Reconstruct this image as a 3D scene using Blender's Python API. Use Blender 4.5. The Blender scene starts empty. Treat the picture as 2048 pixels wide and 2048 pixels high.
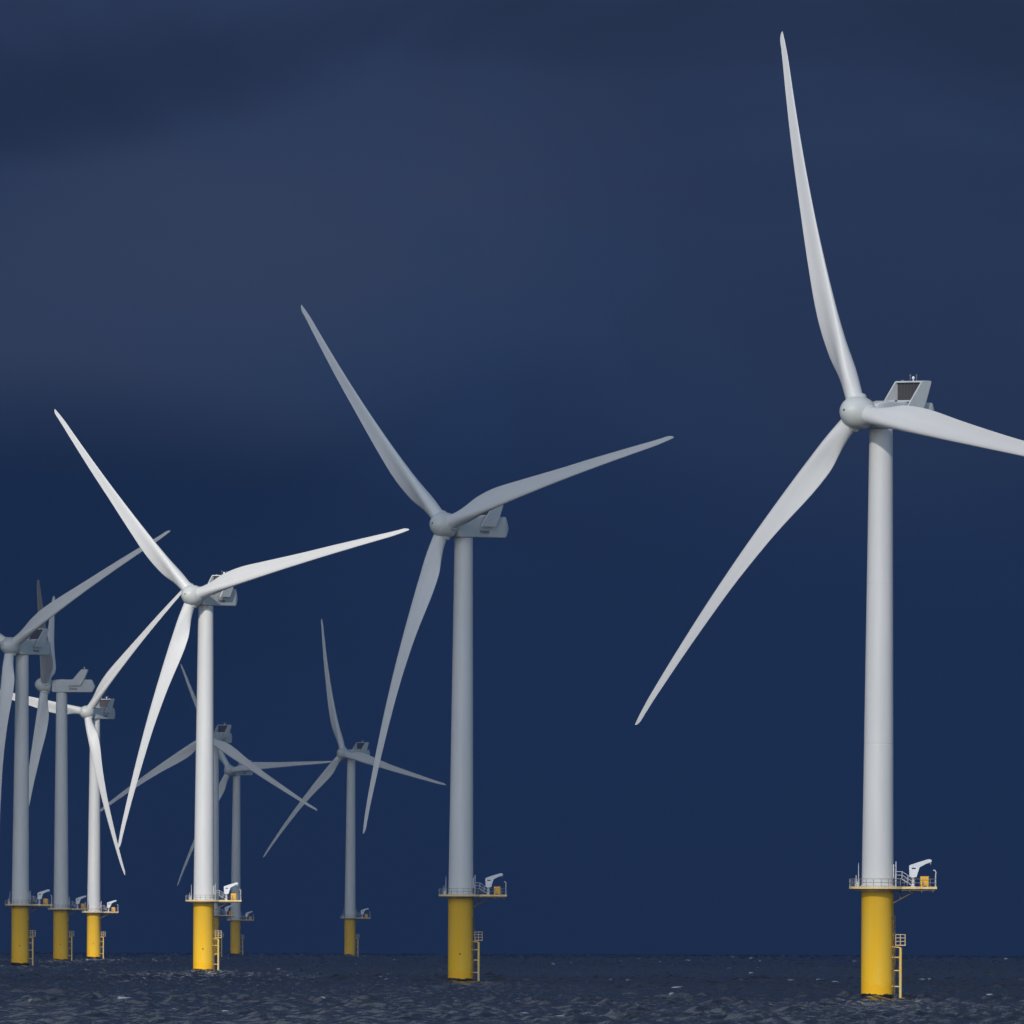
import bpy, math, random
import numpy as np
from mathutils import Vector, Matrix, noise

S = bpy.context.scene
COL = S.collection
R = math.radians

# ------------------------------------------------------------------ camera
F = 44000.0            # focal length in pixels of the 2048 px photograph
HC = 10.75             # eye height above the sea
REARTH = 7.32e6        # earth radius with refraction
EYE_Y = 1833.9
ROLL = 0.0033
cd = bpy.data.cameras.new('camera')
cam = bpy.data.objects.new('camera', cd)
COL.objects.link(cam)
cam.matrix_world = Matrix.Translation((0, 0, HC)) @ Matrix.Rotation(R(90), 4, 'X') @ Matrix.Rotation(ROLL, 4, 'Z')
cd.sensor_width = 36
cd.lens = F / 2048 * 36
cd.shift_y = (EYE_Y - 1024) / 2048
cd.shift_x = (EYE_Y - 1024) * ROLL / 2048
cd.clip_start = 1
cd.clip_end = 60000
S.camera = cam

# ------------------------------------------------------------------ light
SUN_EL, SUN_AZ = 29.0, -14.0            # azimuth measured from straight behind the camera, towards the left
SUN_DIR = Vector((math.sin(R(SUN_AZ)) * math.cos(R(SUN_EL)), -math.cos(R(SUN_AZ)) * math.cos(R(SUN_EL)), math.sin(R(SUN_EL))))
sd = bpy.data.lights.new('sun', 'SUN')
sd.energy = 3.35
sd.angle = R(0.5)
sd.color = (1.0, 0.96, 0.90)
sun = bpy.data.objects.new('sun', sd)
COL.objects.link(sun)
sun.rotation_euler = SUN_DIR.to_track_quat('Z', 'Y').to_euler()
sun.location = (0, -50, 300)

W = bpy.data.worlds.new('World')
S.world = W
W.use_nodes = True
nt = W.node_tree
nt.nodes.clear()
def N(t, tree=None, **kw):
    n = (tree or nt).nodes.new(t)
    for k, v in kw.items():
        if k.startswith('i_'):
            key = k[2:]
            n.inputs[int(key) if key.isdigit() else key.replace('_', ' ')].default_value = v
        else:
            setattr(n, k, v)
    return n
def L(a, b, tree=None):
    (tree or nt).links.new(a, b)
out = N('ShaderNodeOutputWorld')
sky = N('ShaderNodeTexSky', sky_type='NISHITA', sun_disc=False, sun_elevation=R(SUN_EL), sun_rotation=R(180 - SUN_AZ), ozone_density=2.0, dust_density=0.5)
bg_sky = N('ShaderNodeBackground', i_Strength=0.15)
L(sky.outputs[0], bg_sky.inputs['Color'])
tc = N('ShaderNodeTexCoord')
sep = N('ShaderNodeSeparateXYZ')
L(tc.outputs['Generated'], sep.inputs[0])
# the storm bank: dark slate cloud over the northern half of the sky
def maprange(val, a, b, c=0.0, d=1.0, smooth=True, tree=None):
    m = N('ShaderNodeMapRange', tree)
    m.interpolation_type = 'SMOOTHSTEP' if smooth else 'LINEAR'
    m.inputs['From Min'].default_value = a
    m.inputs['From Max'].default_value = b
    m.inputs['To Min'].default_value = c
    m.inputs['To Max'].default_value = d
    L(val, m.inputs['Value'], tree)
    return m.outputs[0]
def math_node(op, a, b, tree=None):
    m = N('ShaderNodeMath', tree, operation=op)
    for i, v in enumerate((a, b)):
        if isinstance(v, (int, float)):
            m.inputs[i].default_value = v
        else:
            L(v, m.inputs[i], tree)
    return m.outputs[0]
fwd = maprange(sep.outputs['Y'], -0.25, 0.45)
zen = maprange(sep.outputs['Z'], 0.55, 0.95, 1.0, 0.0)
mask = math_node('MULTIPLY', fwd, zen)
mp = N('ShaderNodeMapping')
mp.inputs['Location'].default_value = (3.17, 0.4, 1.35)
mp.inputs['Rotation'].default_value = (0, R(-14), 0)
mp.inputs['Scale'].default_value = (38, 38, 95)
L(tc.outputs['Generated'], mp.inputs[0])
nz = N('ShaderNodeTexNoise', i_Scale=1.0, i_Detail=7.0, i_Roughness=0.58, i_Distortion=0.6)
L(mp.outputs[0], nz.inputs['Vector'])
nzr = maprange(nz.outputs['Fac'], 0.32, 0.70)
low = N('ShaderNodeValToRGB')           # colour of the bank against elevation (z of the direction)
cr = low.color_ramp
elv = maprange(sep.outputs['Z'], 0.0, 0.06, smooth=False)
L(elv, low.inputs[0])
def ramp(cr, pts):
    while len(cr.elements) > 1:
        cr.elements.remove(cr.elements[-1])
    cr.elements[0].position = pts[0][0]
    cr.elements[0].color = (*pts[0][1], 1)
    for p, c in pts[1:]:
        e = cr.elements.new(p)
        e.color = (*c, 1)
STORM_A = [(0.0, (0.0085, 0.021, 0.066)), (0.15, (0.0082, 0.0215, 0.070)), (0.32, (0.0105, 0.0245, 0.073)), (0.45, (0.0175, 0.034, 0.084)), (0.58, (0.0185, 0.033, 0.080)), (1.0, (0.03, 0.046, 0.095))]
ramp(cr, STORM_A)
mul = N('ShaderNodeMix', data_type='RGBA', blend_type='MULTIPLY')
mul.inputs['Factor'].default_value = 1.0
amp = maprange(sep.outputs['Z'], 0.008, 0.028, 0.12, 1.0)
# 1 + amp*(noise-0.5)*1.1
nn = math_node('MULTIPLY', math_node('SUBTRACT', nzr, 0.45), math_node('MULTIPLY', amp, 0.42))
nn = math_node('ADD', nn, 1.0)
L(low.outputs[0], mul.inputs['A'])
L(nn, mul.inputs['B'])
def bank(col_in, cx, cz, rx, rz, slope, color, amount, edge):
    # a soft-edged cloud mass in the bank, at a compass bearing and height
    dx = math_node('SUBTRACT', sep.outputs['X'], cx)
    dz = math_node('SUBTRACT', math_node('SUBTRACT', sep.outputs['Z'], cz), math_node('MULTIPLY', dx, slope))
    e = math_node('ADD', math_node('POWER', math_node('ABSOLUTE', math_node('DIVIDE', dx, rx), 0), 2), math_node('POWER', math_node('ABSOLUTE', math_node('DIVIDE', dz, rz), 0), 2))
    e = math_node('ADD', e, math_node('MULTIPLY', math_node('SUBTRACT', nz.outputs['Fac'], 0.5), edge))
    f = math_node('MULTIPLY', maprange(e, 0.0, 1.5, 1.0, 0.0), amount)
    x_ = N('ShaderNodeMix', data_type='RGBA')
    L(f, x_.inputs['Factor'])
    L(col_in, x_.inputs['A'])
    x_.inputs['B'].default_value = (*color, 1)
    return x_.outputs['Result']
cc = mul.outputs['Result']
cc = bank(cc, -0.012, 0.0300, 0.0190, 0.0085, 0.16, (0.034, 0.0515, 0.107), 0.9, 2.4)
cc = bank(cc, -0.020, 0.0375, 0.0140, 0.0032, 0.12, (0.0125, 0.022, 0.056), 0.75, 2.0)
cc = bank(cc, 0.002, 0.0405, 0.0300, 0.0020, -0.03, (0.0150, 0.0250, 0.062), 0.4, 2.4)
cc = bank(cc, 0.014, 0.0290, 0.0140, 0.0110, -0.2, (0.023, 0.038, 0.089), 0.6, 2.0)
cc = bank(cc, -0.022, 0.0150, 0.0150, 0.0090, 0.1, (0.0050, 0.0165, 0.052), 0.8, 1.2)
high = N('ShaderNodeMix', data_type='RGBA')
L(maprange(sep.outputs['Z'], 0.18, 0.55), high.inputs['Factor'])
L(cc, high.inputs['A'])
high.inputs['B'].default_value = (0.112, 0.130, 0.170, 1)
bg_storm = N('ShaderNodeBackground', i_Strength=1.07)
L(high.outputs['Result'], bg_storm.inputs['Color'])
mx = N('ShaderNodeMixShader')
L(mask, mx.inputs[0])
L(bg_sky.outputs[0], mx.inputs[1])
L(bg_storm.outputs[0], mx.inputs[2])
L(mx.outputs[0], out.inputs['Surface'])

S.view_settings.view_transform = 'Standard'
S.view_settings.look = 'None'
S.view_settings.exposure = 0
S.view_settings.gamma = 1
S.cycles.max_bounces = 6
S.cycles.transparent_max_bounces = 12
S.cycles.volume_bounces = 0
S.cycles.sample_clamp_indirect = 4

# ------------------------------------------------------------------ helpers
class MB:
    def __init__(self):
        self.v, self.f, self.s = [], [], []
    def add(self, vs, fs, smooth=False, M=None):
        o = len(self.v)
        for p in vs:
            p = Vector(p)
            if M is not None:
                p = M @ p
            self.v.append(tuple(p))
        for f in fs:
            self.f.append([o + i for i in f])
            self.s.append(smooth)
        return self
    def box(self, c, d, bev=0.0, M=None):
        x, y, z = (a / 2 for a in d)
        if bev <= 0:
            vs = [(c[0] + sx * x, c[1] + sy * y, c[2] + sz * z) for sz in (-1, 1) for sx, sy in ((-1, -1), (1, -1), (1, 1), (-1, 1))]
            fs = [(3, 2, 1, 0), (4, 5, 6, 7), (0, 1, 5, 4), (1, 2, 6, 5), (2, 3, 7, 6), (3, 0, 4, 7)]
            return self.add(vs, fs, False, M)
        b = bev
        rings = []
        for zz, ins in ((-z, b), (-z + b, 0), (z - b, 0), (z, b)):
            X, Y = x - ins, y - ins
            rings.append([(c[0] + px, c[1] + py, c[2] + zz) for px, py in
                          ((-X + b, -Y), (X - b, -Y), (X, -Y + b), (X, Y - b), (X - b, Y), (-X + b, Y), (-X, Y - b), (-X, -Y + b))])
        return self.loft(rings, smooth=False, M=M)
    def loft(self, rings, smooth=True, M=None, cap=True, closed=True):
        n = len(rings[0])
        vs = [p for r in rings for p in r]
        fs = []
        for i in range(len(rings) - 1):
            for j in range(n if closed else n - 1):
                k = (j + 1) % n
                fs.append((i * n + j, i * n + k, (i + 1) * n + k, (i + 1) * n + j))
        self.add(vs, fs, smooth, M)
        if cap:
            self.add(rings[0], [tuple(range(n))[::-1]], False, M)
            self.add(rings[-1], [tuple(range(n))], False, M)
        return self
    def tube(self, a, b, r, n=8, r2=None):
        a, b = Vector(a), Vector(b)
        d = (b - a).normalized()
        t = d.orthogonal().normalized()
        q = d.cross(t)
        r2 = r if r2 is None else r2
        rings = [[tuple(p + (t * math.cos(2 * math.pi * i / n) + q * math.sin(2 * math.pi * i / n)) * rr) for i in range(n)] for p, rr in ((a, r), (b, r2))]
        return self.loft(rings, smooth=n > 6)
    def lathe(self, prof, n=64, smooth=True, cap=True, M=None):
        rings = [[(r * math.cos(2 * math.pi * i / n), r * math.sin(2 * math.pi * i / n), z) for i in range(n)] for r, z in prof]
        return self.loft(rings, smooth, M, cap)
    def prism(self, poly, axis, a, b, M=None):
        def P(p, t):
            if axis == 'Z': return (p[0], p[1], t)
            if axis == 'Y': return (p[0], t, p[1])
            return (t, p[0], p[1])
        if axis == 'Y':
            a, b = b, a
        return self.loft([[P(p, a) for p in poly], [P(p, b) for p in poly]], smooth=False, M=M)
    def mesh(self, name, mat):
        me = bpy.data.meshes.new(name)
        me.from_pydata(self.v, [], self.f)
        me.polygons.foreach_set('use_smooth', self.s)
        me.materials.append(mat)
        me.validate()
        me.update()
        return me

def obj(name, me, parent=None, M=None):
    o = bpy.data.objects.new(name, me)
    COL.objects.link(o)
    if parent is not None:
        o.parent = parent
    if M is not None:
        o.matrix_local = M
    return o

# ------------------------------------------------------------------ materials
def material(name, color, rough=0.5, metal=0.0, spec=0.5):
    m = bpy.data.materials.new(name)
    m.use_nodes = True
    b = m.node_tree.nodes['Principled BSDF']
    b.inputs['Base Color'].default_value = (*color, 1)
    b.inputs['Roughness'].default_value = rough
    b.inputs['Metallic'].default_value = metal
    b.inputs['Specular IOR Level'].default_value = spec
    return m, m.node_tree, b
def mottle(m_t_b, c1, c2, scale, stretch=(1, 1, 1), detail=5, lo=0.35, hi=0.65):
    m, t, b = m_t_b
    co = N('ShaderNodeTexCoord', t)
    mp = N('ShaderNodeMapping', t)
    mp.inputs['Scale'].default_value = stretch
    L(co.outputs['Object'], mp.inputs[0], t)
    n = N('ShaderNodeTexNoise', t, i_Scale=scale, i_Detail=detail)
    L(mp.outputs[0], n.inputs['Vector'], t)
    f = maprange(n.outputs['Fac'], lo, hi, tree=t)
    mx = N('ShaderNodeMix', t, data_type='RGBA')
    L(f, mx.inputs['Factor'], t)
    mx.inputs['A'].default_value = (*c1, 1)
    mx.inputs['B'].default_value = (*c2, 1)
    L(mx.outputs['Result'], b.inputs['Base Color'], t)
    return m, mx, co

M_tower = mottle(material('tower_paint', (0.75, 0.75, 0.74), 0.42), (0.605, 0.60, 0.59), (0.645, 0.635, 0.62), 0.5, (1, 1, 0.12))[0]
M_blade = mottle(material('blade_gelcoat', (0.76, 0.76, 0.75), 0.45), (0.635, 0.628, 0.615), (0.67, 0.66, 0.645), 0.35, (2, 2, 0.2))[0]
M_nac = mottle(material('nacelle_paint', (0.7, 0.71, 0.70), 0.45), (0.52, 0.54, 0.53), (0.57, 0.585, 0.575), 0.4, (1, 1, 0.5))[0]
M_spin = mottle(material('spinner_paint', (0.7, 0.71, 0.70), 0.45), (0.55, 0.56, 0.53), (0.60, 0.61, 0.585), 0.5)[0]
M_galv = mottle(material('galvanised_steel', (0.3, 0.31, 0.33), 0.5, 0.3), (0.22, 0.23, 0.25), (0.32, 0.33, 0.35), 3.0)[0]
M_railw = mottle(material('white_rail', (0.6, 0.6, 0.6), 0.5), (0.5, 0.5, 0.51), (0.62, 0.62, 0.62), 3.0)[0]
M_deck = mottle(material('deck_edge_paint', (0.72, 0.5, 0.2), 0.6), (0.80, 0.63, 0.36), (0.74, 0.52, 0.18), 1.6, (1, 1, 2))[0]
M_under = mottle(material('dark_steel_and_shade', (0.1, 0.08, 0.05), 0.7), (0.10, 0.075, 0.04), (0.20, 0.13, 0.05), 1.2)[0]  # dark brown: the shade under the deck is put into this colour
M_box = mottle(material('orange_paint', (0.8, 0.36, 0.02), 0.5), (0.90, 0.42, 0.010), (0.93, 0.52, 0.025), 1.5)[0]
M_crane = mottle(material('crane_paint', (0.75, 0.76, 0.77), 0.45), (0.66, 0.68, 0.70), (0.75, 0.76, 0.77), 1.5)[0]
M_dark = mottle(material('dark_gap', (0.02, 0.02, 0.025), 0.7), (0.02, 0.02, 0.024), (0.035, 0.035, 0.04), 2)[0]
M_text = material('lettering_maroon', (0.10, 0.012, 0.05), 0.6)[0]
M_lamp = material('lamp_glass', (0.85, 0.87, 0.9), 0.2)[0]
M_fend = mottle(material('fender_yellow', (0.8, 0.5, 0.05), 0.55), (0.80, 0.52, 0.08), (0.72, 0.55, 0.22), 0.8, (1, 1, 0.4))[0]
M_cage = mottle(material('cage_paint', (0.65, 0.55, 0.4), 0.6), (0.62, 0.52, 0.38), (0.7, 0.5, 0.2), 1.0)[0]
M_ladder = mottle(material('ladder_steel', (0.12, 0.09, 0.04), 0.7), (0.08, 0.06, 0.03), (0.30, 0.2, 0.05), 1.5)[0]

# radiator: dark core with fine upright fins
m, t, b = material('radiator_core', (0.05, 0.045, 0.045), 0.6)
co = N('ShaderNodeTexCoord', t)
sp = N('ShaderNodeSeparateXYZ', t)
L(co.outputs['Object'], sp.inputs[0], t)
wv = math_node('SINE', math_node('MULTIPLY', sp.outputs['X'], 2 * math.pi / 0.62, t), 0, t)
wf = maprange(wv, 0.2, 0.95, tree=t)
mx_ = N('ShaderNodeMix', t, data_type='RGBA')
L(wf, mx_.inputs['Factor'], t)
mx_.inputs['A'].default_value = (0.050, 0.042, 0.046, 1)
mx_.inputs['B'].default_value = (0.075, 0.062, 0.064, 1)
L(mx_.outputs['Result'], b.inputs['Base Color'], t)
M_rad = m

# yellow foundation: chalked streaks, deeper wet paint low down, black growth at the waterline
mtb = material('foundation_yellow', (0.8, 0.5, 0.03), 0.55, 0.0, 0.3)
m, mx0, co = mottle(mtb, (0.98, 0.55, 0.010), (0.96, 0.58, 0.045), 0.55, (1.3, 1.3, 0.16), 4)
t, b = mtb[1], mtb[2]
sp = N('ShaderNodeSeparateXYZ', t)
L(co.outputs['Object'], sp.inputs[0], t)
n1 = N('ShaderNodeTexNoise', t, i_Scale=0.6, i_Detail=4.0)
L(co.outputs['Object'], n1.inputs['Vector'], t)
zz = math_node('ADD', sp.outputs['Z'], math_node('MULTIPLY', math_node('SUBTRACT', n1.outputs['Fac'], 0.5, t), 2.6, t), t)
wet = maprange(zz, 1.75, 2.0, 1.0, 0.0, tree=t)
mxw = N('ShaderNodeMix', t, data_type='RGBA')
L(wet, mxw.inputs['Factor'], t)
L(mx0.outputs['Result'], mxw.inputs['A'], t)
mxw.inputs['B'].default_value = (0.98, 0.52, 0.003, 1)
n2 = N('ShaderNodeTexNoise', t, i_Scale=1.3, i_Detail=5.0)
L(co.outputs['Object'], n2.inputs['Vector'], t)
zb = math_node('ADD', sp.outputs['Z'], math_node('MULTIPLY', math_node('SUBTRACT', n2.outputs['Fac'], 0.5, t), 0.8, t), t)
blk = maprange(zb, 0.46, 0.62, 1.0, 0.0, tree=t)
mxb = N('ShaderNodeMix', t, data_type='RGBA')
L(blk, mxb.inputs['Factor'], t)
L(mxw.outputs['Result'], mxb.inputs['A'], t)
mxb.inputs['B'].default_value = (0.010, 0.010, 0.009, 1)
L(mxb.outputs['Result'], b.inputs['Base Color'], t)
# rust runs
n3 = N('ShaderNodeTexNoise', t, i_Scale=1.0, i_Detail=6.0)
mp3 = N('ShaderNodeMapping', t)
mp3.inputs['Scale'].default_value = (2.2, 2.2, 0.1)
L(co.outputs['Object'], mp3.inputs[0], t)
L(mp3.outputs[0], n3.inputs['Vector'], t)
M_found = m

# ------------------------------------------------------------------ where the turbines stand
HUB, OVER, LEAN, TILT = 84.0, 4.95, R(0.4), R(6)
DECK = 15.98
GROUP = 'offshore wind turbines standing in the sea'
def derot(p):
    x, y = p[0] - 1024, p[1] - 1024
    return x + ROLL * y + 1024, y - ROLL * x + 1024
# hub pixel, scale (px per metre), yaw, azimuth of the first blade, pitch, label
TURB = [
    ((1717, 826), 13.915, 41.5, -19.2, 0, False, 'nearest and largest white turbine, yellow base without the dark spot, one blade almost upright'),
    ((890, 1050), 10.85, 44.5, -44.9, 0, True, 'tall grey shaded turbine standing alone in the middle, second largest of all'),
    ((387, 1190), 8.94, 34.0, -43.8, 0, True, 'brightly sunlit white turbine whose tower hides another turbine right behind it'),
    ((22, 1292), 7.58, 37.0, 59.6, 0, True, 'grey shaded turbine at the far left edge, its hub almost cut off'),
    ((91, 1369), 6.565, 91.7, 58.2, 76, True, 'grey turbine turned side on, nacelle seen in profile with a dark upper blade'),
    ((175, 1424), 5.85, 32.0, 41.3, 0, True, 'small sunlit white turbine with one blade hanging down across its own tower'),
    ((415, 1474), 5.227, 32.0, -1.0, 0, True, 'grey distant turbine mostly hidden behind the sunlit white tower, blades drooping either side'),
    ((687, 1506), 4.818, 40.8, -16.7, 0, True, 'hazy distant turbine standing clear of others, crossed by the central turbine\'s lowest blade tip'),
    ((460, 1540), 4.384, 37.7, -33.4, 0, True, 'faintest and farthest hazy turbine, dim brown base, one blade pointing level to the right'),
]
def base_xy(t):
    hx, hy = derot(t[0])
    p = R(t[2])
    sag = 0.0 if t[4] else math.tan(LEAN) * (HUB - DECK)
    return (hx - 1024) / t[1] + (OVER - sag) * math.sin(p), F / t[1]
PILES = [(*base_xy(t), w) for t, w in zip(TURB, (0.75, 0.5, 0.6, 0.6, 1.0, 1.0, 0.5, 0.5, 0.0))]

# ------------------------------------------------------------------ the sea
def drop(d):
    return -d * d / (2 * REARTH)
rng = np.random.default_rng(7)
def waves():
    comps = []
    main = math.atan2(0.75, 0.66)                     # travelling away and to the right, with the wind
    for lam, amp, n in ((34, 0.040, 7), (21, 0.055, 12), (13, 0.074, 16), (8, 0.070, 20), (5.0, 0.048, 24), (3.2, 0.026, 24)):
        for i in range(n):
            l = lam * math.exp(rng.normal() * 0.22)
            th = main + rng.normal() * 0.55
            k = 2 * math.pi / l
            comps.append((k * math.cos(th), k * math.sin(th), rng.uniform(0, 2 * math.pi), amp * rng.uniform(0.5, 1.4)))
    return comps
WV = waves()
def sea_height(X, Y, fade=None):
    h = np.zeros_like(X, dtype=np.float32)
    for kx, ky, p, a in WV:
        ph = (kx * X + ky * Y + p).astype(np.float64) % (2 * np.pi)
        c = np.cos(ph.astype(np.float32))
        # sharpened crests
        h += a * (c + 0.28 * c * c)
    return h
SEA_LOW = 1.2
def make_sea():
    # radial spacing: coarse near the eye, fine from 2.1 km to the horizon, coarse past it
    near = list(np.linspace(0, 2000, 14))
    rows = []
    d = 2060.0
    while d < 13000:
        rows.append(d)
        d += 0.68 * (d / 2200) ** 1.35
    far = list(np.linspace(d, 15500, 14))
    rad = np.array(near + rows + far)
    half = R(1.5)
    fine = np.linspace(-half, half, 860)
    side = np.concatenate([half + (R(180) - half) * (np.linspace(0, 1, 34)[1:]) ** 2.0])
    ang = np.concatenate([-side[::-1], fine, side])
    A, D = np.meshgrid(ang, rad)
    X = D * np.sin(A)
    Y = D * np.cos(A)
    inner = (np.abs(A) < R(1.7)) & (D > 2040) & (D < 13100)
    Hh = np.zeros_like(X, dtype=np.float32)
    Hh[inner] = sea_height(X[inner], Y[inner])
    # patches of stronger and weaker chop
    g = 0.78 + 0.22 * np.sin(X / 61 + 1.3 * np.sin(Y / 170)) * np.sin(Y / 97 + np.sin(X / 45))
    Hh *= g.astype(np.float32)
    Z = drop(D) + Hh - SEA_LOW
    nr, nc = X.shape
    co = np.stack([X, Y, Z], -1).reshape(-1, 3).astype(np.float32)
    i = np.arange(nr - 1)[:, None] * nc + np.arange(nc - 1)[None, :]
    quads = np.stack([i, i + 1, i + nc + 1, i + nc], -1).reshape(-1, 4)[:, ::-1]
    me = bpy.data.meshes.new('sea')
    me.vertices.add(len(co))
    me.vertices.foreach_set('co', co.ravel())
    me.loops.add(quads.size)
    me.loops.foreach_set('vertex_index', quads.ravel().astype(np.int32))
    me.polygons.add(len(quads))
    me.polygons.foreach_set('loop_start', np.arange(0, quads.size, 4, dtype=np.int32))
    me.polygons.foreach_set('use_smooth', np.ones(len(quads), dtype=bool))
    me.update(calc_edges=True)
    # whitecaps: on the highest crests, in scattered wind patches
    foam = np.zeros_like(Hh)
    lo, hi = 14, 14 + len(rows)
    c0 = int(np.argmax(ang >= -half)); c1 = c0 + len(fine)
    sub = Hh[lo:hi, c0:c1]
    thr = np.quantile(sub[::7, ::7], 0.988)
    cand = np.argwhere(sub > thr)
    pick = cand[rng.choice(len(cand), 120, replace=False)]
    for r_, c_ in pick:
        r_, c_ = r_ + lo, c_ + c0
        x0, y0 = X[r_, c_], Y[r_, c_]
        rx = 0.25 + 1.3 * rng.random() ** 2.0 + 0.00010 * y0
        ry = 0.9
        ra, rb = max(r_ - 9, 0), r_ + 10
        dc = int(3 * rx / max(1e-3, D[r_, c_] * (fine[1] - fine[0]))) + 2
        ca, cb = max(c_ - dc, 0), c_ + dc + 1
        q = np.exp(-((X[ra:rb, ca:cb] - x0) / rx) ** 2 - ((Y[ra:rb, ca:cb] - y0) / ry) ** 2)
        q *= np.clip((Hh[ra:rb, ca:cb] - (Hh[r_, c_] - 0.13)) / 0.07, 0, 1)
        foam[ra:rb, ca:cb] = np.maximum(foam[ra:rb, ca:cb], q * rng.uniform(0.35, 1.0))
    for px_, py_, rr in PILES:
        m_ = inner & (np.abs(X - px_) < 8) & (np.abs(Y - py_) < 8)
        dd = np.hypot(X[m_] - px_ - 0.5, (Y[m_] - py_ + 0.3))
        side_ = 0.35 + 0.65 * np.clip((X[m_] - px_ + 0.5) / 3, 0, 1)
        wob = 0.5 + 0.5 * np.sin(X[m_] * 3.1 + np.sin(Y[m_] * 2.3) * 1.7)
        foam[m_] = np.maximum(foam[m_], rr * side_ * wob * np.exp(-((dd - 3.1) / 0.8) ** 2))
    at = me.attributes.new('foam', 'FLOAT', 'POINT')
    at.data.foreach_set('value', foam.astype(np.float32).ravel())
    print('sea verts', len(co), 'height std', float(Hh[inner].std()), 'foam', float((foam[inner] > 0.1).mean()))
    return me
m, t, b = material('sea_water', (0.005, 0.010, 0.019), 0.07)
b.inputs['IOR'].default_value = 1.333
co = N('ShaderNodeTexCoord', t)
mp = N('ShaderNodeMapping', t)
mp.inputs['Scale'].default_value = (1, 0.55, 1)
mp.inputs['Rotation'].default_value = (0, 0, R(20))
L(co.outputs['Object'], mp.inputs[0], t)
nA = N('ShaderNodeTexNoise', t, i_Scale=0.9, i_Detail=5.0, i_Roughness=0.6)
L(mp.outputs[0], nA.inputs['Vector'], t)
bp = N('ShaderNodeBump', t, i_Strength=1.0, i_Distance=0.18)
L(nA.outputs['Fac'], bp.inputs['Height'], t)
L(bp.outputs[0], b.inputs['Normal'], t)
fa = N('ShaderNodeAttribute', t, attribute_name='foam')
nF = N('ShaderNodeTexNoise', t, i_Scale=2.2, i_Detail=4.0)
L(co.outputs['Object'], nF.inputs['Vector'], t)
ff = maprange(math_node('ADD', fa.outputs['Fac'], math_node('MULTIPLY', nF.outputs['Fac'], 0.9, t), t), 0.62, 1.15, tree=t)
ff = math_node('MULTIPLY', ff, maprange(fa.outputs['Fac'], 0.0, 0.1, tree=t), t)
fo = N('ShaderNodeBsdfDiffuse', t, i_Color=(0.36, 0.40, 0.43, 1))
ms = N('ShaderNodeMixShader', t)
L(ff, ms.inputs[0], t)
L(b.outputs[0], ms.inputs[1], t)
L(fo.outputs[0], ms.inputs[2], t)
L(ms.outputs[0], t.nodes['Material Output'].inputs['Surface'], t)
sea_mesh = make_sea()
sea_mesh.materials.append(m)
sea = obj('sea', sea_mesh)
sea['kind'] = 'structure'
sea['label'] = 'choppy dark grey blue sea with scattered small whitecaps'

# ------------------------------------------------------------------ haze
hm = bpy.data.materials.new('sea_haze')
hm.use_nodes = True
ht = hm.node_tree
ht.nodes.clear()
ho = N('ShaderNodeOutputMaterial', ht)
hv = N('ShaderNodeVolumePrincipled', ht)
hv.inputs['Color'].default_value = (0.28, 0.50, 0.93, 1)
hv.inputs['Density'].default_value = 4.4e-5
hv.inputs['Anisotropy'].default_value = 0.7
L(hv.outputs[0], ho.inputs['Volume'], ht)
hz = obj('haze', MB().box((0, 0, 60), (31600, 31600, 250)).mesh('haze', hm))
hz['kind'] = 'stuff'
hz['label'] = 'thin blue sea haze fading the far turbines'

# ------------------------------------------------------------------ clouds out of view: most shade turbines; one is added to darken the far sea
def cloud_material(name, opacity, through):
    m = bpy.data.materials.new(name)
    m.use_nodes = True
    t = m.node_tree
    t.nodes.clear()
    o = N('ShaderNodeOutputMaterial', t)
    tr = N('ShaderNodeBsdfTransparent', t)
    df = N('ShaderNodeBsdfDiffuse', t, i_Color=(0.5, 0.52, 0.56, 1))
    tl = N('ShaderNodeBsdfTranslucent', t, i_Color=(0.88, 0.91, 0.96, 1))
    m2 = N('ShaderNodeMixShader', t, i_0=through)
    L(df.outputs[0], m2.inputs[1], t)
    L(tl.outputs[0], m2.inputs[2], t)
    mix = N('ShaderNodeMixShader', t, i_0=opacity)
    L(tr.outputs[0], mix.inputs[1], t)
    L(m2.outputs[0], mix.inputs[2], t)
    L(mix.outputs[0], o.inputs['Surface'], t)
    return m
def unseen_cloud(center, size, opacity, seed, rough=0.14, through=0.8):
    import bmesh
    bm = bmesh.new()
    bmesh.ops.create_icosphere(bm, subdivisions=5, radius=1.0)
    off = Vector((seed * 7.3, seed * 3.1, seed * 1.7))
    for v in bm.verts:
        d = v.co.normalized()
        k = 1 + rough * noise.fractal(d * 2.2 + off, 0.8, 2.1, 5)
        z = d.z if d.z > 0 else d.z * 0.35
        v.co = Vector((d.x * k * size[0], d.y * k * size[1], z * k * size[2]))
    me = bpy.data.meshes.new('unseen_cloud')
    bm.to_mesh(me)
    bm.free()
    me.materials.append(cloud_material('cloud_vapour', opacity, through))
    for p in me.polygons:
        p.use_smooth = True
    o = obj('unseen_cloud', me)
    o.location = center
    o['kind'] = 'structure'
    return o
CH = 1000.0
def over(x, y, z=0, CH=CH):          # the point CH metres up on the line from (x, y, z) to the sun
    k = (CH - z) / SUN_DIR.z
    return Vector((x, y, z)) + SUN_DIR * k

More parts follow.
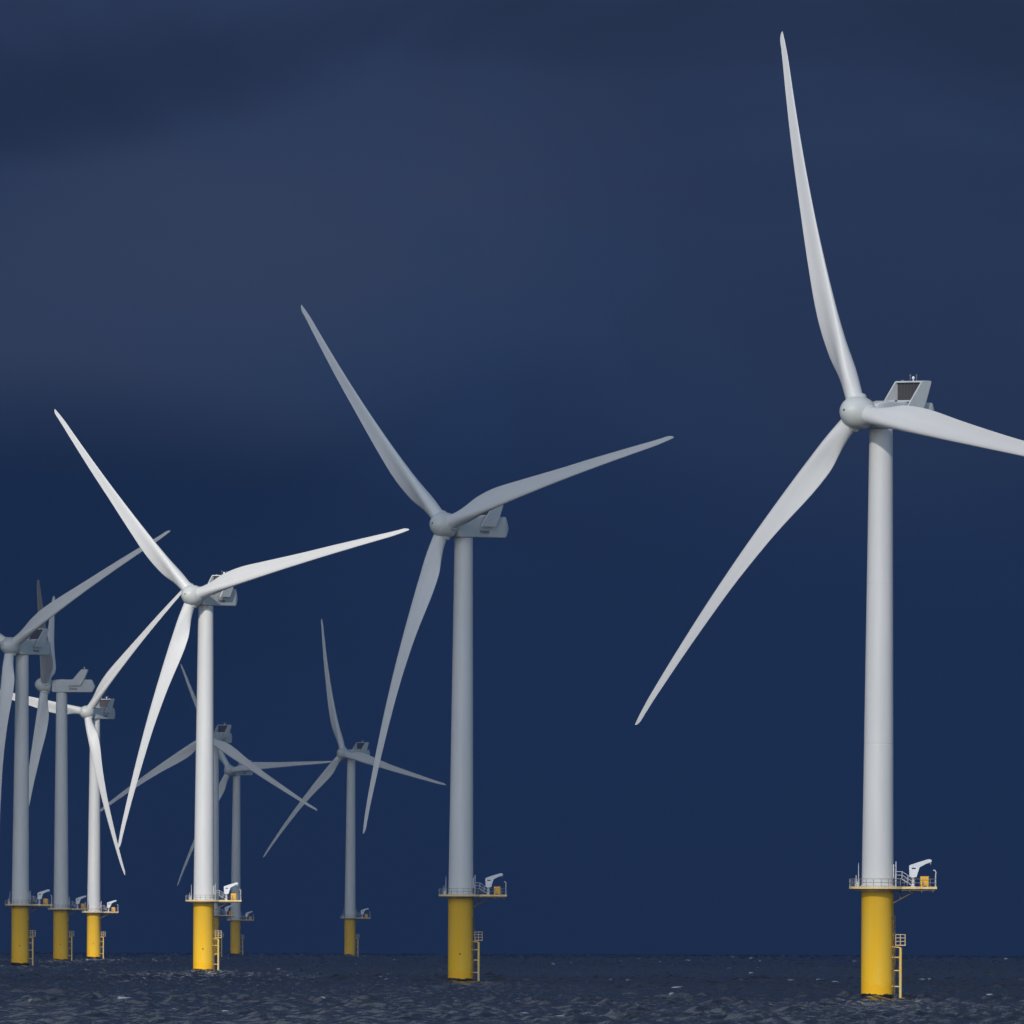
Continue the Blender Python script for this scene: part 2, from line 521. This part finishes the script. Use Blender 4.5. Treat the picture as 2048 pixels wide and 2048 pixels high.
# ------------------------------------------------------------------ turbine meshes
def circle_deck():
    a0 = math.asin(2.2 / 4.1)
    pts = [(8.5, -2.2), (8.5, 2.2)]
    n = 40
    for i in range(n + 1):
        a = a0 + (2 * math.pi - 2 * a0) * i / n
        pts.append((4.1 * math.cos(a), 4.1 * math.sin(a)))
    return pts
def inset(pts, k):
    # scale towards the axis a little, enough for a girder ring
    return [(p[0] - k * (1 if p[0] > 0 else -1) * min(1, abs(p[0]) / 4), p[1] - k * (1 if p[1] > 0 else -1) * min(1, abs(p[1]) / 2.2)) for p in pts]

b_ = MB()
b_.lathe([(2.325, -3), (2.325, DECK - 0.75), (2.42, DECK - 0.68), (2.42, DECK - 0.46)], 72)
ME_found = b_.mesh('foundation', M_found)
b_ = MB()
dpts = circle_deck()
b_.prism(dpts, 'Z', DECK - 0.34, DECK)
ME_deck = b_.mesh('platform', M_deck)
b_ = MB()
b_.prism(inset(dpts, 0.28), 'Z', DECK - 0.60, DECK - 0.344)  # inset dark ring, painted for the shaded lower half of the deck edge
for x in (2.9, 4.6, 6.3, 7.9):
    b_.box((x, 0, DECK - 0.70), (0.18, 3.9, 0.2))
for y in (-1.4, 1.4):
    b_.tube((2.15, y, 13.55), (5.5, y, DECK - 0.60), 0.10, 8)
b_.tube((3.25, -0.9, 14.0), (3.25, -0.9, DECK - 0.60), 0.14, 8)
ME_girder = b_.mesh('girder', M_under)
# railing
b_ = MB()
loop = dpts + [dpts[0]]
acc = 0.0
for p, q in zip(loop[:-1], loop[1:]):
    P, Q = Vector(p), Vector(q)
    ln = (Q - P).length
    c = (P + Q) / 2
    s = 0.985
    for zr in (0.55, 1.1):
        b_.tube((P.x * s, P.y * s, DECK + zr), (Q.x * s, Q.y * s, DECK + zr), 0.035, 6)
    t0 = 0.0
    while acc + (ln - t0) >= 1.12:
        t0 += 1.12 - acc
        acc = 0.0
        X = (P + (Q - P) * (t0 / ln)) * s
        b_.tube((X.x, X.y, DECK), (X.x, X.y, DECK + 1.12), 0.045, 6)
    acc += ln - t0
ME_rail = b_.mesh('railing', M_galv)
# stairs from the tower door landing down to the deck
b_ = MB()
b_.box((2.95, -0.5, DECK + 1.12), (1.1, 1.4, 0.08))
for i in range(6):
    b_.box((3.62 + i * 0.27, -0.5, DECK + 0.98 - i * 0.17), (0.26, 1.1, 0.045))
for y in (-1.08, 0.08):
    b_.tube((3.45, y, DECK + 1.1), (5.15, y, DECK + 0.03), 0.07, 6)
    for dz in (0.55, 1.05):
        b_.tube((2.5, y, DECK + 1.1 + dz), (3.5, y, DECK + 1.1 + dz), 0.04, 6)
        b_.tube((3.5, y, DECK + 1.1 + dz), (5.2, y, DECK + 0.05 + dz), 0.04, 6)
    for x, z in ((2.55, 1.12), (3.5, 1.1), (4.35, 0.55), (5.2, 0.0)):
        b_.tube((x, y, DECK + z), (x, y, DECK + z + 1.08), 0.045, 6)
b_.tube((2.62, -1.0, DECK), (2.62, -1.0, DECK + 3.6), 0.075, 6)
ME_stairs = b_.mesh('stairs', M_railw)
# antenna and small cabinet at the left end of the deck
b_ = MB()
b_.tube((-2.75, -0.6, DECK), (-2.75, -0.6, DECK + 3.4), 0.07, 6, 0.04)
b_.box((-2.95, -0.7, DECK + 0.35), (0.55, 0.4, 0.7), 0.04)
b_.tube((-3.1, -0.9, DECK + 0.7), (-3.1, -0.9, DECK + 1.6), 0.09, 8, 0.05)
ME_ant = b_.mesh('antenna', M_railw)
# lamp post with a curved neck at the outer corner
b_ = MB()
pts = [(8.3, 0), (8.3, 1.7), (8.36, 2.0), (8.26, 2.25), (8.10, 2.36)]
for p, q in zip(pts[:-1], pts[1:]):
    b_.tube((p[0], -2.0, DECK + p[1]), (q[0], -2.0, DECK + q[1]), 0.09, 8)
b_.box((8.08, -2.0, DECK + 2.36), (0.3, 0.22, 0.16), 0.04)
ME_lampost = b_.mesh('lamp_post', M_railw)
# crane
b_ = MB()
prof = [(-0.52, 1.37), (0.46, 1.37), (0.92, 2.78), (1.7, 3.22), (2.46, 3.50), (2.62, 3.60), (2.65, 3.76), (2.55, 3.88), (2.3, 3.95), (2.05, 3.92), (0.4, 3.40), (-0.50, 3.08), (-0.59, 3.0)]
b_.prism([(5.1 + x, DECK + z) for x, z in prof], 'Y', -1.05, -0.6)
b_.tube((5.1 + 2.5, -0.82, DECK + 3.55), (5.1 + 2.5, -0.82, DECK + 3.2), 0.05, 6)
ME_crane = b_.mesh('crane', M_crane)
b_ = MB().lathe([(0.34, DECK), (0.34, DECK + 0.08), (0.2, DECK + 0.1), (0.2, DECK + 1.30), (0.32, DECK + 1.32), (0.32, DECK + 1.369)], 20, M=Matrix.Translation((5.07, -0.82, 0)))
ME_cpost = b_.mesh('crane_post', M_crane)
b_ = MB().box((5.1 + 0.08, -1.062, DECK + 2.62), (0.58, 0.02, 0.2))
ME_cplate = b_.mesh('nameplate', M_dark)
# orange container
b_ = MB()
b_.box((6.72, -1.15, DECK + 0.78), (1.2, 1.2, 1.28), 0.05)
for x in (-0.36, 0.0, 0.36):
    b_.box((6.72 + x, -1.762, DECK + 0.78), (0.09, 0.03, 1.05))
b_.box((6.72, -1.15, DECK + 1.45), (1.28, 1.28, 0.07))
for x in (-0.45, 0.45):
    b_.box((6.72 + x, -1.15, DECK + 0.07), (0.14, 1.1, 0.14))
ME_box = b_.mesh('equipment_box', M_box)
# ladder up the foundation
b_ = MB()
la = R(-24)
er, et = Vector((math.cos(la), math.sin(la), 0)), Vector((-math.sin(la), math.cos(la), 0))
for s in (-0.27, 0.27):
    p = er * 2.62 + et * s
    b_.tube((p.x, p.y, 0.5), (p.x, p.y, 11.8), 0.06, 6)
z = 0.8
while z < 11.7:
    p, q = er * 2.62 + et * 0.27, er * 2.62 - et * 0.27
    b_.tube((p.x, p.y, z), (q.x, q.y, z), 0.035, 5)
    z += 0.42
for z in (1.5, 4.0, 6.5, 9.0, 11.5):
    for s in (-0.27, 0.27):
        p, q = er * 2.3 + et * s, er * 2.62 + et * s
        b_.tube((p.x, p.y, z), (q.x, q.y, z), 0.06, 6)
ME_ladder = b_.mesh('ladder', M_ladder)
def fender(y):
    b_ = MB()
    b_.tube((3.32, y, -2), (3.32, y, 7.2), 0.2, 14)
    for z in (5.8, 3.9, 1.6):
        b_.tube((2.0, y, z), (3.2, y, z), 0.10, 10)
    b_.tube((2.1, y, 7.32), (3.32, y, 7.2), 0.10, 10)
    return b_.mesh('boat_fender', M_fend)
ME_fend = [fender(-0.95), fender(0.95)]
b_ = MB()
b_.box((3.3, 0, 7.55), (1.5, 2.3, 0.14))
for x in (2.62, 3.3, 3.98):
    for y in (-1.08, 1.08):
        b_.tube((x, y, 7.6), (x, y, 9.1), 0.06, 6)
for zr in (8.1, 8.6, 9.08):
    for y in (-1.08, 1.08):
        b_.tube((2.6, y, zr), (4.0, y, zr), 0.055, 6)
    b_.tube((4.0, -1.1, zr), (4.0, 1.1, zr), 0.055, 6)
ME_cage = b_.mesh('rest_platform', M_cage)
# mooring eye
b_ = MB()
b_.lathe([(0.17, 0), (0.17, 0.10), (0.09, 0.12), (0.09, 0.06)], 14, M=Matrix.Translation((-0.12, -2.31, 5.0)) @ Matrix.Rotation(R(90), 4, 'X'))
ME_eye = b_.mesh('mooring_eye', M_under)

# tower in bolted sections
b_ = MB()
z0, z1 = DECK - 0.2, HUB - 2.25
def tr(z):
    return 2.3 + (1.69 - 2.3) * (z - z0) / (z1 - z0)
prof = [(tr(z0) + 0.14, DECK + 0.004), (tr(z0) + 0.14, DECK + 0.16), (tr(DECK + 0.17), DECK + 0.18), (tr(DECK + .4), DECK + .4), (tr(DECK + 1), DECK + 1)]
for zs in (DECK + 20.5, DECK + 43.5, z1 - 0.4):
    prof += [(tr(zs - .5), zs - .5), (tr(zs - .1), zs - .1), (tr(zs), zs - 0.03), (tr(zs) - 0.014, zs - 0.02), (tr(zs) - 0.014, zs + 0.02), (tr(zs), zs + 0.03), (tr(zs + .1), zs + .1)] + ([(tr(zs + .5), zs + .5)] if zs < z1 - 1 else [])
prof += [(tr(z1), z1)]
b_.lathe(prof, 72)
# hand-hold eyes near the foot
for a in (-115, -75):
    c = Vector((math.cos(R(a)), math.sin(R(a)), 0)) * tr(DECK + 0.75)
    b_.box((c.x, c.y, DECK + 0.78), (0.22, 0.12, 0.22), 0.03)
ME_tower = b_.mesh('tower', M_tower)
b_ = MB().box((2.27, -0.5, DECK + 2.2), (0.16, 0.9, 2.0), 0.03)
ME_door = b_.mesh('door', M_railw)

# nacelle
def rrect(hw, zb, zt, y, r, n=5):
    pts = []
    r = min(r, hw * 0.9, (zt - zb) * 0.45)
    for cx, cz, a0 in ((hw - r, zt - r, 0), (-hw + r, zt - r, 90), (-hw + r, zb + r, 180), (hw - r, zb + r, 270)):
        for i in range(n + 1):
            a = R(a0 + 90 * i / n)
            pts.append((cx + r * math.cos(a), y, cz + r * math.sin(a)))
    return pts[::-1]
st = [(-3.0, 1.30, -1.75, 1.05, .3), (-2.9, 1.5, -1.98, 1.25, .3), (-2.5, 1.72, -2.18, 1.45, .3), (-1.4, 1.84, -2.2, 1.66, .26), (-0.6, 1.86, -2.2, 1.7, .24), (3.0, 1.86, -2.2, 1.7, .24),
      (8.8, 1.86, -2.2, 1.7, .24), (9.2, 1.85, -2.2, 1.68, .24), (9.42, 1.82, -2.02, 1.36, .26), (9.72, 1.77, -1.52, .72, .28), (9.98, 1.70, -1.05, .14, .28), (10.12, 1.60, -.78, -.14, .2), (10.16, 1.5, -.66, -.26, .15)]
b_ = MB().loft([rrect(hw, zb, zt, y, r) for y, hw, zb, zt, r in st], True)
ME_nac = b_.mesh('nacelle', M_nac)
# roof hatch and vent
ME_hatch = MB().box((0, 0.2, 1.745), (1.6, 1.5, 0.085), 0.02).mesh('roof_hatch', M_nac)
ME_vent = MB().box((0.9, 2.2, 1.80), (0.3, 0.3, 0.2), 0.03).mesh('roof_vent', M_dark)
b_ = MB().lathe([(1.35, 0), (1.35, 1.3)], 32, M=Matrix.Translation((0, -3.0, -0.1)) @ Matrix.Rotation(R(90), 4, 'X'))
ME_shaft = b_.mesh('shaft_collar', M_dark)
# cooler frame
NT = 1.7
side = [(1.9, NT - 1.9), (5.7, NT - 1.9), (6.9, NT), (8.06, NT + 2.95), (7.9, NT + 3.1), (6.2, NT + 3.1), (5.95, NT + 2.95), (3.4, NT)]
b_ = MB()
def bev_plate(poly, xa, xb, b=0.05):
    c = Vector((sum(p[0] for p in poly) / len(poly), sum(p[1] for p in poly) / len(poly)))
    def sh(p):
        d = (Vector(p) - c)
        return tuple(c + d * (1 - b / d.length))
    sm = [sh(p) for p in poly]
    rings = [[(xa, *p) for p in sm], [(xa + b, *p) for p in poly], [(xb - b, *p) for p in poly], [(xb, *p) for p in sm]]
    return rings
for xa, xb in ((-2.62, -2.36), (2.36, 2.62)):
    b_.loft(bev_plate(side, xa, xb), False)
top = [(5.95, NT + 2.86), (6.1, NT + 3.08), (7.92, NT + 3.08), (8.02, NT + 2.86)]
b_.loft([[(x, *p) for p in top] for x in (-2.362, 2.362)], False)
fl = [(3.42, NT + 0.02), (3.55, NT + 0.24), (6.98, NT + 0.24), (6.9, NT + 0.02)]
b_.loft([[(x, *p) for p in fl] for x in (-2.362, 2.362)], False)
ME_cool = b_.mesh('cooler_frame', M_nac)
b_ = MB()
rp = [(6.35, NT + 0.242), (6.35, NT + 2.858), (6.68, NT + 2.858), (6.68, NT + 0.242)]
b_.loft([[(x, *p) for p in rp] for x in (-2.358, 2.358)], False)
ME_rad = b_.mesh('radiator', M_rad)
# masts and light on the cooler
ME_mast = []
for x, h in ((-0.45, 1.05), (0.75, 1.0)):
    b_ = MB()
    b_.tube((x, 6.9, NT + 3.08), (x, 6.9, NT + 3.08 + h), 0.035, 6)
    b_.tube((x - 0.22, 6.9, NT + 3.9), (x + 0.22, 6.9, NT + 3.9), 0.03, 5)
    ME_mast.append(b_.mesh('sensor_mast', M_galv))
ME_sbox = MB().box((-1.7, 6.7, NT + 3.16), (0.36, 0.3, 0.18), 0.03).mesh('sensor_box', M_galv)
b_ = MB().lathe([(0.10, NT + 3.08), (0.10, NT + 3.35), (0.20, NT + 3.37), (0.21, NT + 3.62), (0.13, NT + 3.74), (0.02, NT + 3.77)], 14, M=Matrix.Translation((0.15, 6.9, 0)))
ME_light = b_.mesh('aviation_light', M_lamp)
# lettering
def text_mesh(txt, size, shear):
    cu = bpy.data.curves.new('lettering', 'FONT')
    cu.body = txt
    cu.size = size
    cu.shear = shear
    cu.offset = 0.02
    cu.extrude = 0.006
    cu.align_x = 'CENTER'
    o = bpy.data.objects.new('lettering', cu)
    COL.objects.link(o)
    bpy.context.view_layer.update()
    me = bpy.data.meshes.new_from_object(o.evaluated_get(bpy.context.evaluated_depsgraph_get()))
    bpy.data.objects.remove(o)
    me.materials.clear()
    me.materials.append(M_text)
    return me
ME_text = text_mesh('Vestas', 1.02, 0.25)
T_side = {1: Matrix.Translation((1.872, 3.45, -1.42)) @ Matrix(((0, 0, 1, 0), (1, 0, 0, 0), (0, 1, 0, 0), (0, 0, 0, 1))),
          -1: Matrix.Translation((-1.872, 3.45, -1.42)) @ Matrix(((0, 0, -1, 0), (-1, 0, 0, 0), (0, 1, 0, 0), (0, 0, 0, 1)))}

# spinner: local -Y is the nose (upwind), origin at the rotor centre
b_ = MB()
Mx = Matrix.Rotation(R(90), 4, 'X')     # lathe Z -> -Y
prof = [(1.45, -1.75), (1.95, -1.62), (2.22, -1.2), (2.36, -0.4), (2.36, 0.4), (2.29, 1.0), (2.11, 1.6), (1.78, 2.2), (1.36, 2.7), (0.85, 3.06), (0.42, 3.22), (0.08, 3.27)]
b_.lathe(prof, 56, M=Mx)
for i in range(3):
    Mb = Matrix.Rotation(R(120 * i), 4, 'Y')
    b_.lathe([(1.52, 0.6), (1.52, 2.3), (1.48, 2.42), (1.38, 2.46)], 40, M=Mb)
ME_spin = b_.mesh('spinner', M_spin)
ME_plug = MB().lathe([(0.16, 0), (0.16, 0.05)], 12, M=Matrix.Translation((0, -3.262, 0)) @ Mx).mesh('nose_plug', M_dark)

# blade: Z outwards, X towards the leading edge, +Y downwind
RB = 59.1
CH_R = [0, .035, .06, .09, .13, .17, .21, .25, .30, .35, .45, .54, .70, .81, .93, .978, .994, 1.0]
CH_C = [2.62, 2.76, 3.02, 3.36, 3.68, 3.87, 3.93, 3.83, 3.55, 3.22, 2.7, 2.28, 1.78, 1.42, 1.04, .80, .5, .14]
TK_R = [0, .035, .08, .13, .18, .25, .35, .5, .7, 1.0]
TK_T = [1.0, 1.0, .95, .70, .50, .37, .29, .23, .19, .16]
def blade_mesh(name, bow, cone):
    b_ = MB()
    nr, ns = 84, 40
    rings = []
    for i in range(nr + 1):
        u = i / nr
        r = 0.028 + (1 - 0.028) * (u ** 0.95 if u < .9 else 1 - (1 - .9 ** .95) * ((1 - u) / .1) ** 1.5)
        c = float(np.interp(r, CH_R, CH_C))
        th = float(np.interp(r, TK_R, TK_T))
        if r > 0.05:      # smooth the tables a little
            c = sum(float(np.interp(min(1, max(0, r + d)), CH_R, CH_C)) for d in (-.03, -.015, 0, .015, .03)) / 5 if r < .96 else c
        tw = R(sum(float(np.interp(r + d, [0, .10, .18, .26, .35, .5, 1], [14, 14, 9.5, 2.0, -2.5, -3.5, -3.5])) for d in (-.04, -.02, 0, .02, .04)) / 5)
        le = 1.28 * (1 - r) + 0.05 - 0.34 * max(0.0, (r - 0.90) / 0.10) ** 2
        mixc = max(0.0, min(1.0, (r - 0.02) / 0.14))
        mixc = mixc * mixc * (3 - 2 * mixc)
        ring = []
        for j in range(ns):
            a = 2 * math.pi * j / ns
            # circle
            rad = 1.28
            cx, cy = rad * math.cos(a), rad * math.sin(a)
            # aerofoil: parameter from the leading edge
            xx = (1 - math.cos(a)) / 2
            yt = 5 * th * 1.0 * (0.2969 * math.sqrt(xx) - 0.126 * xx - 0.3516 * xx ** 2 + 0.2843 * xx ** 3 - 0.1015 * xx ** 4) + 0.004 * xx
            camb = 0.035 * 4 * xx * (1 - xx) - 0.02 * xx * xx * (1 - xx)
            sgn = 1 if a <= math.pi else -1
            ax = le - xx * c
            if sgn < 0:   # pressure side hollow near the tail
                ay = -yt * c * (0.95 - 0.55 * xx * (1 - abs(2 * xx - 1.2) * .3)) + camb * c
            else:
                ay = yt * c + camb * c
            px, py = cx * (1 - mixc) + ax * mixc, cy * (1 - mixc) + ay * mixc
            # twist: leading edge turns upwind (-Y)
            qx = px * math.cos(tw) + py * math.sin(tw)
            qy = -px * math.sin(tw) + py * math.cos(tw)
            off = bow * 4 * r * (1 - r) * (1 - 0.35 * (r - .5)) + cone * r
            ring.append((qx, qy - off, r * RB))
        rings.append(ring)
    b_.loft(rings, True)
    return b_.mesh(name, M_blade)
ME_blade = blade_mesh('blade', 2.2, 0.0)
ME_blade_idle = blade_mesh('blade_idle', 0.3, 0.0)
ME_blade_idle.name = 'blade.001'

# ------------------------------------------------------------------ turbines
POS = []
for hub_px, s, psi, phi, pitch, eye, label in TURB:
    hx, hy = derot(hub_px)
    D = F / s
    psi_r = R(psi)
    lean = 0.0 if pitch else LEAN
    sag = math.tan(lean) * (HUB - DECK)
    x = (hx - 1024) / s + (OVER - sag) * math.sin(psi_r)
    y = D
    z = drop(D)
    POS.append((x, y, z))
    root = bpy.data.objects.new('wind_turbine', None)
    COL.objects.link(root)
    root.empty_display_size = 5
    root.location = (x, y, z)
    root['label'] = label
    root['category'] = 'wind turbine'
    root['group'] = GROUP
    fo = obj('foundation', ME_found, root)
    obj('ladder', ME_ladder, fo)
    for fm in ME_fend:
        obj('boat_fender', fm, fo)
    obj('rest_platform', ME_cage, fo)
    if eye:
        obj('mooring_eye', ME_eye, fo)
    pl = obj('platform', ME_deck, root)
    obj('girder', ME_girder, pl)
    obj('railing', ME_rail, pl)
    obj('stairs', ME_stairs, pl)
    obj('antenna', ME_ant, pl)
    obj('lamp_post', ME_lampost, pl)
    cr_ = obj('crane', ME_crane, root)
    obj('crane_post', ME_cpost, cr_)
    obj('nameplate', ME_cplate, cr_)
    obj('equipment_box', ME_box, root)
    dw = Vector((math.sin(psi_r), math.cos(psi_r), 0))
    TM = Matrix.Translation((0, 0, DECK)) @ Matrix.Rotation(lean, 4, Vector((-dw.y, dw.x, 0))) @ Matrix.Translation((0, 0, -DECK))
    to = obj('tower', ME_tower, root, TM)
    obj('door', ME_door, to)
    NM = Matrix.Translation(dw * sag + Vector((0, 0, HUB))) @ Matrix.Rotation(-psi_r, 4, 'Z')
    na = obj('nacelle', ME_nac, root, NM)
    obj('roof_hatch', ME_hatch, na)
    obj('roof_vent', ME_vent, na)
    obj('shaft_collar', ME_shaft, na)
    obj('cooler_frame', ME_cool, na)
    obj('radiator', ME_rad, na)
    for mm in ME_mast:
        obj('sensor_mast', mm, na)
    obj('sensor_box', ME_sbox, na)
    obj('aviation_light', ME_light, na)
    for sgn in (1, -1):
        obj('lettering', ME_text, na, T_side[sgn])
    RM = NM @ Matrix.Translation((0, -OVER, 0)) @ Matrix.Rotation(-TILT, 4, 'X')
    sp_ = obj('spinner', ME_spin, root, RM @ Matrix.Rotation(R(phi), 4, 'Y'))
    obj('nose_plug', ME_plug, sp_)
    for i in range(3):
        BM = RM @ Matrix.Rotation(R(phi + 120 * i), 4, 'Y') @ Matrix.Rotation(R(3.4 if pitch else 0), 4, 'X') @ Matrix.Rotation(R(-pitch), 4, 'Z')
        obj('blade', ME_blade_idle if pitch else ME_blade, root, BM)

# ------------------------------------------------------------------ clouds
def shade(i, size, opacity, seed, dx=0, dy=0):
    x, y, z = POS[i]
    return unseen_cloud(over(x + dx, y + dy, 60), size, opacity, seed)
shade(0, (330, 430, 110), 0.22, 1)
shade(1, (330, 400, 120), 0.70, 2)
c = (Vector(POS[3]) + Vector(POS[4])) / 2
unseen_cloud(over(c.x, c.y, 60), (420, 850, 130), 0.70, 3, 0.10)
unseen_cloud(over(-80, 11250, 60, 2600), (2600, 3080, 300), 0.84, 4, 0.05, 0.24)
unseen_cloud((0, 20600, 1180), (9000, 4200, 160), 0.93, 5, 0.05, 0.0)  # unseen dark deck, added ahead so the far sea mirrors something dark
